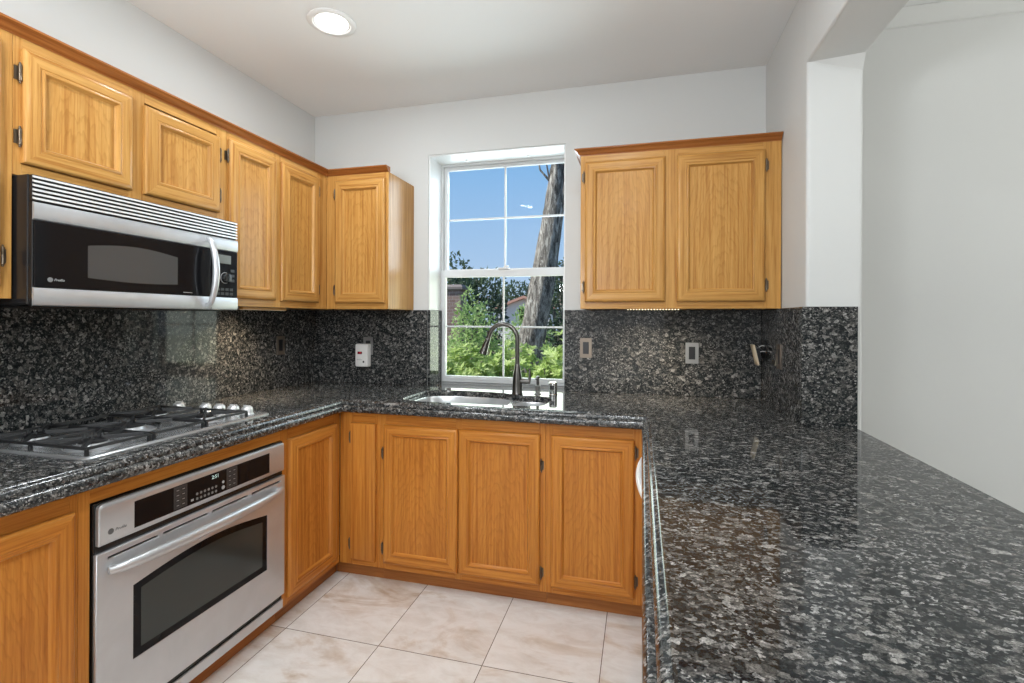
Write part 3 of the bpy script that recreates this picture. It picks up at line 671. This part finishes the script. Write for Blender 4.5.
# maker's emblem and word beside it
f = MB(); f.lathe([(0, 0), (.0085, .0002), (.0085, .0008), (.0070, .0010), (.0070, .0006), (0, .0006)], 20, 0, (.038, -.6200, .709), 'Y'); f.build('emblem', DKMK, cp, 40)
text('Profile', .0125, 'wordmark', DKMK, cp, (.050, -.6207, .709), align='LEFT', shear=.25)
# door
dz0, dz1 = .148, .654
win = [(.104, .295)] + [(.104+.552*k/20, .520+.030*math.sin(PI*k/20)) for k in range(0, 21)] + [(.656, .295)]
win = [(.104, .295), (.656, .295)] + [(.656-.552*k/20, .520+.030*math.sin(PI*k/20)) for k in range(0, 21)]
slots = [[(a, .630), (b_, .630), (b_, .639), (a, .639)] for a, b_ in ((.030, .186), (.200, .372), (.386, .556), (.570, .735))]
dr = put(plate([[(.001, dz0), (W_-.002, dz0), (W_-.002, dz1), (.001, dz1)], win]+slots, .018), 'door', STEEL, OV, Matrix.Translation((0, -.602, 0)) @ FRONT)
f = MB()
for s in slots: f.box(s[0][0]-.002, s[1][0]+.002, -.606, -.603, s[0][1]-.002, s[2][1]+.002)
f.build('vent_slot', BLACK, dr)
cx_, cz_ = .38, .42
put(plate([win], .008), 'window', BLKGLASS, dr, Matrix.Translation((0, -.609, 0)) @ FRONT)
wi = [(cx_+(x-cx_)*.905, cz_+(z-cz_)*.80) for x, z in win]
put(plate([wi], .0008), 'inner_window', GREYGLASS, dr, Matrix.Translation((0, -.6171, 0)) @ FRONT)
hp = []; hr = []
for k in range(25):
    s = k/24; hp.append((.026+.700*s, -.630-.034*math.sin(PI*s)**.45, .603)); hr.append(.010+.005*math.sin(PI*s)**.6)
b = MB(); b.tube(hp, hr, 14, 0, 1.15); b.tube([(.040, -.618, .603), (.040, -.640, .603)], .011, 10); b.tube([(.712, -.618, .603), (.712, -.640, .603)], .011, 10); b.build('handle', STEEL, dr, 45)
b = MB(); b.box(.002, W_-.002, -.614, -.6065, .086, .124); b.build('lower_trim', STEEL, OV, None, .002)

# ------------------------------------------------------------------ microwave
MW = thing('microwave', 'over-the-range stainless and black microwave under the short cabinet', 'microwave', (0, -1.800, 0), LR)
MWW = .750; mf = -.395; z0, z1 = 1.357, 1.7405
b = MB(); b.box(.0, MWW, -.372, -.002, z0+.004, z1); b.build('body', BLACK, MW, None, .003)
# louvred vent across the top
b = MB(); b.box(.003, MWW-.003, -.386, -.3725, 1.662, 1.739); b.build('vent_grille', BLACK, MW, None, .001)
vg = [o for o in MW.children if o.name.startswith('vent_grille')][0]
for k in range(6):
    z = 1.6685+k*.0125
    s = MB(); s.add([(.004, -.3862, z), (MWW-.004, -.3862, z), (MWW-.004, -.3935, z-.0022), (.004, -.3935, z-.0022), (.004, -.3862, z+.0058), (MWW-.004, -.3862, z+.0058), (MWW-.004, -.3935, z+.0030), (.004, -.3935, z+.0030)], [(0, 3, 2, 1), (4, 5, 6, 7), (0, 1, 5, 4), (1, 2, 6, 5), (2, 3, 7, 6), (3, 0, 4, 7)])
    s.build('vent_slat', SLATM, vg)
XD = .612      # door / control panel joint
def mwpanel(name, x0, x1, parent):
    bk = MB(); bk.box(x0, x1, -.388, -.3725, 1.358, 1.660); d = bk.build(name, BLACK, parent, None, .002)
    for n_, a, c in (('upper_band', 1.608, 1.660), ('lower_band', 1.358, 1.412)):
        s = MB(); pr = [(-.3885, a), (-.3935, a+.003), (-.3960, a+.012), (-.3960, c-.010), (-.3935, c-.002), (-.3885, c)]
        s.rings([[(x, y, z) for y, z in pr] for x in (x0+.0005, x1-.0005)]); s.build(n_, STEEL, d, 30)
    g = MB(); g.box(x0+.003, x1-.002, -.3945, -.3885, 1.413, 1.607); g.build('glass_panel', BLKGLASS, d, None, .001)
    return d
md = mwpanel('door', .002, XD-.0015, MW)
wn2 = [(.147+.313*k/14, 1.450-.006*math.sin(PI*k/14)) for k in range(15)] + [(.460-.313*k/14, 1.552+.016*math.sin(PI*k/14)) for k in range(15)]
put(plate([wn2], .0008), 'window', base_mat('grey_mesh_window', (.055, .055, .055), .18)[0], md, Matrix.Translation((0, -.3946, 0)) @ FRONT)
f = MB(); f.lathe([(0, 0), (.0072, .0002), (.0072, .0006), (.0058, .0008), (.0058, .0004), (0, .0004)], 18, 0, (.044, -.3946, 1.436), 'Y'); f.build('emblem', DIMMK, md, 40)
text('Profile', .0105, 'wordmark', GREYMK, md, (.054, -.3950, 1.436), align='LEFT', shear=.25)
hp = []; hr = []
for k in range(21):
    s = k/20; hp.append((.590, -.402-.040*math.sin(PI*s)**.6, 1.372+.275*s)); hr.append(.009+.0045*math.sin(PI*s)**.7)
b = MB(); b.tube(hp, hr, 12, 0, 1.0, (1, 0, 0)); b.box(.582, .598, -.412, -.3955, 1.368, 1.386); b.box(.582, .598, -.412, -.3955, 1.634, 1.652); b.build('handle', STEEL, md, 45)
# text-like fine print line under the glass
f = MB(); f.box(.485, .524, -.3950, -.3944, 1.4215, 1.4232); f.build('fine_print', GREYMK, md)
mc = mwpanel('control_panel', XD+.0015, MWW-.002, MW)
b = MB(); b.box(.643, .711, -.3956, -.3944, 1.553, 1.589); b.build('display', LCD, mc, None, .001)
b = MB(); b.lathe([(0, 0), (.021, 0), (.021, .014), (.017, .020), (0, .021)], 20, 0, (.680, -.3945, 1.493), 'Y'); b.box(.677, .683, -.4175, -.414, 1.478, 1.508); b.build('dial', BLACK, mc, 40)
dl = [o for o in mc.children if o.name.startswith('dial')][0]
b = MB(); b.lathe([(.0235, 0), (.0235, .002), (.0215, .002), (.0215, 0)], 20, 0, (.680, -.3945, 1.493), 'Y'); b.build('dial_ring', GREYMK, mc)
for i in range(4):
    for j in range(2): kp = MB(); kp.box(.636+i*.023, .636+i*.023+.017, -.3952, -.3944, 1.421+j*.018, 1.421+j*.018+.011); kp.build('key', BTN, mc, None, .0004)
for i in range(2):
    for j in range(3): kp = MB(); kp.box(.632+i*.078, .632+i*.078+.020, -.3952, -.3944, 1.478+j*.021, 1.478+j*.021+.011); kp.build('key', BTN, mc, None, .0004)
b = MB(); b.box(.03, MWW-.03, -.34, -.05, z0-.004, z0+.004); b.build('under_panel', BLACK, MW, None, .002)

# ------------------------------------------------------------------ outlets and wall devices
def outlet(label, loc, rz, w=.066, h=.112, pm=NICKEL, group=None, dark=True):
    T = thing('electrical_outlet', label, 'outlet', loc, rz, 'outlets in the granite backsplash')
    b = plate([rrect(-w/2, w/2, -h/2, h/2, .004, 3), rrect(-.0165, .0165, -.034, .034, .002, 2)], .005); put(b, 'cover_plate', pm, T, FRONT, .0012)
    c = MB(); c.box(-.0162, .0162, -.0042, -.0005, -.0337, .0337); o = c.build('receptacle', DARKP, T, None, .001)
    for z in (-.047, .047):
        s = MB(); s.lathe([(0, .004), (.0026, .0052), (.0016, .0062), (0, .0063)], 10, 0, (0, 0, z), 'Y'); s.build('screw', pm, T, 40)
    return T
outlet('tan framed black outlet just right of the window', (1.791, -.0202, 1.163), 0, pm=BRONZE_P)
outlet('silver framed black outlet under the middle of the right wall cabinet', (2.357, -.0202, 1.146), 0, pm=NICKEL)
outlet('black outlet on the left wall seen edge-on behind the cooktop knobs', (.0202, -.339, 1.163), LR, pm=BRONZE_P)
outlet('flush outlet seen edge-on on the right side wall nearest the wall end', (XR-.0202, -.365, 1.160), -PI/2, pm=BRONZE_P)
outlet('outlet plate partly hidden behind the white plug-in alarm', (.414, -.0202, 1.150), 0, pm=NICKEL)
# white plug-in alarm on it
AL = thing('plug_in_alarm', 'white plug-in gas alarm with small red display left of the window', 'alarm', (.391, -.0265, 1.092))
rg = [[(x, y, z) for x, z in rrect(-.045+i, .045-i, -.072+i, .072-i, .008, 4)] for y, i in ((0, 0), (-.030, .0), (-.036, .003), (-.038, .008))]
b = MB(); b.rings(rg); b.build('case', WHITEP, AL, 40)
b = MB(); b.box(-.026, .006, -.0395, -.0375, .008, .024); dp = b.build('display', REDD, AL, None, .001)
text('00', .012, 'display_digits', REDE, dp, (-.008, -.0397, .016))
b = MB(); b.lathe([(0, 0), (.0065, .0005), (.005, .002), (0, .0022)], 14, 0, (.016, -.0378, -.040), 'Y'); b.build('test_button', DARKP, AL, 40)
b = MB()
for k in range(5): b.box(-.030+k*.007, -.027+k*.007, -.0386, -.0378, -.030, -.022)
b.build('speaker_grille', GREYMK, AL)
# receptacle pulled out of the right side wall
PO = thing('loose_receptacle', 'ivory receptacle hanging loose from its box on the right side wall', 'outlet', (XR-.0202, -.10, 1.172), -PI/2)
b = plate([[(-.037, -.054), (.037, -.054), (.037, .054), (-.037, .054)], [(-.026, -.045), (.026, -.045), (.026, .045), (-.026, .045)]], .002); put(b, 'wall_box', BLACK, PO, FRONT)
b = MB(); b.box(-.0255, .0255, -.0015, .0, -.0445, .0445); b.build('box_opening', DARKP, PO)
rc = MB(); rc.box(-.034, .034, -.052, -.043, -.052, .052); rc.box(-.016, .016, -.054, -.052, -.034, .034); o = rc.build('device_face', IVORY, PO, None, .0015); o.rotation_euler = (.22, 0, 0); o.location = (0, -.002, -.012)
rc = MB(); rc.box(-.014, .014, -.043, -.022, -.028, .028); o2 = rc.build('device_body', DARKP, PO, None, .002); o2.rotation_euler = (.22, 0, 0); o2.location = (0, -.002, -.012)
rc = MB(); rc.tube([(0, -.002, .022), (0, -.016, .024), (0, -.030, .016)], .0022, 8); rc.tube([(.01, -.002, -.006), (.01, -.016, -.004), (.01, -.028, -.008)], .0022, 8); rc.build('wire', WHITEP, PO, 40)

# lit strip of small bulbs under the right wall cabinet
LS = thing('light_strip', 'row of tiny lit warm bulbs under the wall cabinet right of window', 'lamp', (2.148, -.308, UZ0-.0006))
b = MB(); b.box(-.125, .125, -.008, .008, -.0015, 0); b.build('channel', OAK_H, LS)
for k in range(18):
    c = MB(); c.lathe([(0, -.0055), (.0020, -.005), (.0027, -.0035), (.0022, -.0015), (0, -.0015)], 8, 0, (-.119+k*.014, -.004, 0)); c.build('bulb', BULBE, LS, 60)
l = lamp('strip_glow', 'AREA', (2.148, -.280, UZ0-.016), 1.7, (1, .86, .66), target=(2.148, -.12, .9), size=.26, size_y=.02)
l.data.spread = math.radians(120)
# second strip, hidden under the tall left cabinets: only its glow shows
LB = thing('light_bar', 'slim warm light bar under the tall cabinet right of the microwave', 'lamp', (.24, -.72, UZ0-.0006), LR)
b = MB(); b.box(-.15, .15, -.012, .012, -.012, 0); b.build('housing', OAK_H, LB, None, .002)
b = MB(); b.box(-.145, .145, -.010, .010, -.0135, -.0121); b.build('lens', BARE, LB)
l = lamp('bar_glow', 'AREA', (.20, -.72, UZ0-.018), 2.0, (1, .80, .55), target=(.10, -.72, .9), size=.03, size_y=.28); l.data.spread = math.radians(120)

# recessed ceiling lights
def can(label, x, y, energy):
    T = thing('recessed_light', label, 'ceiling light', (x, y, ZC), 0, 'recessed ceiling lights')
    b = MB(); b.lathe([(.078, -.0005), (.104, -.0005), (.105, -.004), (.098, -.009), (.082, -.010), (.078, -.004)], 32, 0); b.build('trim_ring', TRIMW, T, 50)
    c = MB(); c.lathe([(0, -.006), (.06, -.0058), (.079, -.003), (.079, -.0008), (0, -.0008)], 32); c.build('lens', LAMPE, T, 50)
    lamp('recessed_glow', 'AREA', (x, y, ZC-.014), energy, (.88, .95, 1.0), target=(x, y, 0), size=.15, shape='DISK')
can('round lit recessed light in the kitchen ceiling near the left corner', .745, -.89, 8)
can('round lit recessed light in the kitchen ceiling, out of view near the peninsula', 1.95, -1.55, 9)
can('round lit recessed light in the kitchen ceiling, out of view over the oven', .80, -2.35, 8)
can('round lit recessed light in the kitchen ceiling, out of view behind the camera', 1.95, -3.6, 12)
# ------------------------------------------------------------------ garden outside the window
GZ = -.35
mb = MB(); mb.box(-40, 40, .205, 60, GZ-.2, GZ); struct(mb.build('ground', SOIL), 'soil of the garden outside', 'ground')
rnd = random.Random(5)
def leaf(vs, fs, c, d, n, l, w):
    s = d.cross(n).normalized(); n2 = s.cross(d).normalized(); b = len(vs)
    vs += [tuple(c), tuple(c + d*l*.5 + s*w*.5 + n2*w*.12), tuple(c + d*l - n2*w*.15), tuple(c + d*l*.5 - s*w*.5 + n2*w*.12)]
    fs += [(b, b+1, b+2), (b, b+2, b+3)]
def rv():
    while True:
        v = Vector((rnd.uniform(-1, 1), rnd.uniform(-1, 1), rnd.uniform(-1, 1)))
        if .05 < v.length < 1: return v
def foliage_mesh(blobs, n, l, w, rosette=0):
    """leaves scattered through ellipsoid blobs (centre, radii)"""
    vs, fs = [], []; vol = [b[1][0]*b[1][1]*b[1][2] for b in blobs]
    for k in range(n):
        c, r = rnd.choices(blobs, vol)[0]; u = rv(); rad = .55+.45*rnd.random()**.5; u = u.normalized()*rad
        p = Vector((c[0]+u.x*r[0], c[1]+u.y*r[1], c[2]+u.z*r[2]))
        out = (Vector((u.x/r[0], u.y/r[1], u.z/r[2])).normalized() + Vector((0, 0, .7)) + rv()*.5).normalized()
        if rosette:
            t1 = out.orthogonal().normalized(); t2 = out.cross(t1)
            a0 = rnd.random()*6
            for j in range(rosette):
                a = a0 + 2*PI*j/rosette*1.0; d = (t1*math.cos(a)+t2*math.sin(a)+out*rnd.uniform(.25, .9)).normalized()
                leaf(vs, fs, p, d, out, l*rnd.uniform(.7, 1.1), w)
        else:
            d = (out*.5+rv()).normalized(); leaf(vs, fs, p, d, out+rv()*.4, l*rnd.uniform(.6, 1.2), w)
    return vs, fs
def plant(name, label, cat, loc, blobs, n, l, w, mat, rosette=0, stems=(), group=None):
    T = thing(name, label, cat, loc, 0, group or {'shrub': 'shrubs outside the window', 'tree': 'trees outside the window'}[name])
    vs, fs = foliage_mesh(blobs, n, l, w, rosette)
    mb = MB(); mb.add(vs, fs); mb.build('foliage', mat, T, None, None, 2, False)
    if stems:
        s = MB()
        for pts, r in stems: s.tube(pts, r, 7)
        s.build('stem' if name != 'tree' else 'trunk', BARK, T, 60)
    return T
def stem_set(h, sp, n=5, r=.012):
    out = []
    for k in range(n):
        a = 2*PI*k/n; out.append(([(0.02*math.cos(a), .02*math.sin(a), 0), (sp*.4*math.cos(a), sp*.4*math.sin(a), h*.5), (sp*math.cos(a), sp*math.sin(a), h)], [r, r*.8, r*.4]))
    return out
SH = [(-.10, 1.75, 'low yellow-green shrub at the left of the lower window panes'), (.42, 1.65, 'low yellow-green shrub behind the faucet spray head'), (.90, 1.75, 'low yellow-green shrub at the foot of the tree trunk'), (1.42, 1.60, 'low yellow-green shrub right of the trunk in lower right pane'),
      (2.0, 1.85, 'low yellow-green shrub hidden right of the window'), (2.6, 1.7, 'low yellow-green shrub farther right of the window')]
for i, (x, y, lb) in enumerate(SH):
    hh = (1.12, 1.08, 1.10, 1.20, 1.2, 1.2)[i]-GZ
    plant('shrub', lb, 'shrub', (x, y, GZ), [((0, 0, hh*.62), (.34, .30, hh*.38)), ((.15, -.05, hh*.72), (.22, .2, hh*.25)), ((-.15, .05, hh*.45), (.28, .26, hh*.40))], 430, .085, .036, LEAF_Y, 8, stem_set(hh*.8, .2))
GR = [(-.40, 4.3, 1.75, 'tall bright green pointed shrub in the middle of the window'), (.28, 5.0, 1.55, 'bright green shrub below the red-roofed house'), (1.55, 4.6, 1.95, 'bright green shrub right of the tree trunk'), (2.6, 4.4, 1.9, 'bright green shrub out of view to the right'), (3.6, 4.4, 2.0, 'bright green shrub out of view at far right')]
for x, y, zt, lb in GR:
    hh = zt-GZ
    plant('shrub', lb, 'shrub', (x, y, GZ), [((0, 0, hh*.35), (.55, .5, hh*.35)), ((.03, 0, hh*.62), (.42, .4, hh*.28)), ((0, 0, hh*.82), (.24, .24, hh*.20))], 3000, .085, .036, LEAF_G, 0, stem_set(hh*.8, .15))
TR = [(-4.6, 9.5, 2.9, 1.3, 'dark tree at the left behind the brick pillar'), (-3.1, 9.0, 3.0, 1.1, 'dark open-crowned tree behind the tall shrub, left of the muntin'), (-2.45, 10.5, 2.75, .9, 'dark tree left of the red-roofed house'), (.05, 10, 3.0, .85, 'dark tree right of the red-roofed house'), (1.9, 10, 3.1, 1.2, 'dark tree behind the leaning trunk'), (4.0, 9.5, 3.3, 1.5, 'dark tree out of view to the right'), (6.6, 9.0, 3.4, 1.5, 'dark tree out of view at far right')]
for x, y, zt, r, lb in TR:
    hh = zt-GZ
    plant('tree', lb, 'tree', (x, y, GZ), [((0, 0, hh*.60), (r, r*.8, hh*.34)), ((r*.4, 0, hh*.80), (r*.55, r*.5, hh*.2)), ((-r*.45, 0, hh*.76), (r*.5, r*.5, hh*.2)), ((0, 0, hh*.25), (r*.9, r*.6, hh*.25))], 2600, .16, .075, LEAF_D, 0, [([(0, 0, 0), (.05, 0, hh*.4), (0, 0, hh*.9)], [.13, .09, .03]), ([(.03, 0, hh*.4), (.4*r, 0, hh*.75)], [.06, .02]), ([(.03, 0, hh*.4), (-.5*r, 0, hh*.72)], [.06, .02])])
plant('tree', 'grey-green tree rising behind the red-roofed house', 'tree', (-4.9, 28, GZ), [((0, 0, 2.3), (2.9, 1.2, 1.5)), ((-.9, 0, 3.3), (1.2, 1, .8)), ((1.3, 0, 3.2), (1.3, 1, .9))], 3200, .26, .12, LEAF_D, 0, [([(0, 0, 0), (.05, 0, 1.5), (0, 0, 3.4)], [.2, .15, .05])])
# big leaning tree trunk
TK = thing('tree', 'large tree with thick leaning rough-barked trunk seen through the window', 'tree', (.62, 3.5, GZ), 0, 'trees outside the window')
P0 = Vector((.62, 3.5, GZ)); pts = [(.50, 3.5, -.40), (.56, 3.5, .10), (.62, 3.5, .50), (.652, 3.5, .86), (.676, 3.5, .98), (.742, 3.5, 1.21), (.857, 3.5, 1.83), (.975, 3.5, 2.62), (1.03, 3.5, 3.03), (1.09, 3.5, 3.45), (1.20, 3.5, 4.4)]
rad = [.32, .26, .215, .200, .192, .170, .158, .134, .130, .125, .09]
def resample(pts, rad, m):
    out, orad = [], []
    for i in range(len(pts)-1):
        for k in range(m):
            f = k/m; out.append(tuple(Vector(pts[i]).lerp(Vector(pts[i+1]), f))); orad.append(rad[i]*(1-f)+rad[i+1]*f)
    return out+[pts[-1]], orad+[rad[-1]]
pp, rr = resample(pts, rad, 8); rings = []
for i, (p, r) in enumerate(zip(pp, rr)):
    ring = []
    for k in range(28):
        a = 2*PI*k/28; rj = r*(1+.06*math.sin(3*a+i*.10)+.05*math.sin(7*a-i*.17)+rnd.uniform(-.035, .035)); ring.append((p[0]-P0.x+rj*math.cos(a), p[1]-P0.y+rj*math.sin(a), p[2]-P0.z))
    rings.append(ring)
b = MB(); b.rings(rings); b.build('trunk', BARK, TK, 60)
b = MB()
for q, rr_ in (([(1.0, 3.5, 2.75), (1.25, 3.45, 3.15), (1.48, 3.4, 3.7), (1.62, 3.4, 4.4)], [.09, .075, .06, .04]), ([(1.02, 3.5, 3.05), (.93, 3.44, 3.12), (.82, 3.42, 3.25), (.78, 3.42, 3.5), (.80, 3.42, 3.75)], [.03, .018, .012, .010, .006]), ([(.94, 3.44, 3.12), (.90, 3.42, 3.35), (.94, 3.42, 3.6)], [.012, .009, .005])):
    b.tube([tuple(Vector(v)-P0) for v in q], rr_, 8)
b.build('branch', BARK, TK, 60)
vs, fs = foliage_mesh([((.3, 0, 5.6), (1.8, 1.6, .9)), ((1.1, 0, 5.2), (1.2, 1.2, .7))], 1800, .18, .08)
mb = MB(); mb.add(vs, fs); mb.build('foliage', LEAF_D, TK, None, None, 2, False)
# brick pillar
BP = thing('brick_pillar', 'weathered purple-grey brick pillar at the left of the lower window', 'pillar', (-.98, 5.1, GZ))
b = MB(); b.box(-.15, .15, -.15, .15, 0, 2.15); b.build('shaft', BRICK, BP, None, .006)
b = MB(); b.rings([[(sx*r, sy*r, z) for sx, sy in ((-1, -1), (1, -1), (1, 1), (-1, 1))] for r, z in ((.17, 2.15), (.19, 2.17), (.19, 2.21), (.15, 2.25))]); b.build('cap', CAPM, BP, None, .004)
# house with red roof far behind
HS = thing('house', 'small pale house with red tiled gable roof beyond the garden', 'house', (-3.78, 22, GZ-.32), .12)
b = MB(); hw = 1.35; b.add([(-hw, 0, 0), (hw, 0, 0), (hw, 0, 2.55), (0, 0, 3.05), (-hw, 0, 2.55), (-hw, 4, 0), (hw, 4, 0), (hw, 4, 2.55), (0, 4, 3.05), (-hw, 4, 2.55)], [(0, 1, 2, 3, 4), (5, 9, 8, 7, 6), (0, 4, 9, 5), (1, 6, 7, 2), (4, 3, 8, 9), (3, 2, 7, 8)]); b.build('wall', STUCCO, HS)
b = MB()
for sg in (-1, 1):
    b.add([(0, -.25, 3.06), (0, 4.2, 3.06), (sg*1.6, 4.2, 2.46), (sg*1.6, -.25, 2.46), (0, -.25, 3.20), (0, 4.2, 3.20), (sg*1.6, 4.2, 2.58), (sg*1.6, -.25, 2.58)], [(0, 1, 2, 3), (4, 7, 6, 5), (0, 3, 7, 4), (1, 5, 6, 2), (2, 6, 7, 3), (0, 4, 5, 1)])
b.build('roof', ROOFT, HS)
b = MB(); b.box(-.25, .25, -.03, .0, 1.9, 2.55); b.build('window', BLKGLASS, HS)
b = MB(); b.box(.55, .95, -.03, .0, 1.6, 2.2); b.build('window', BLKGLASS, HS)
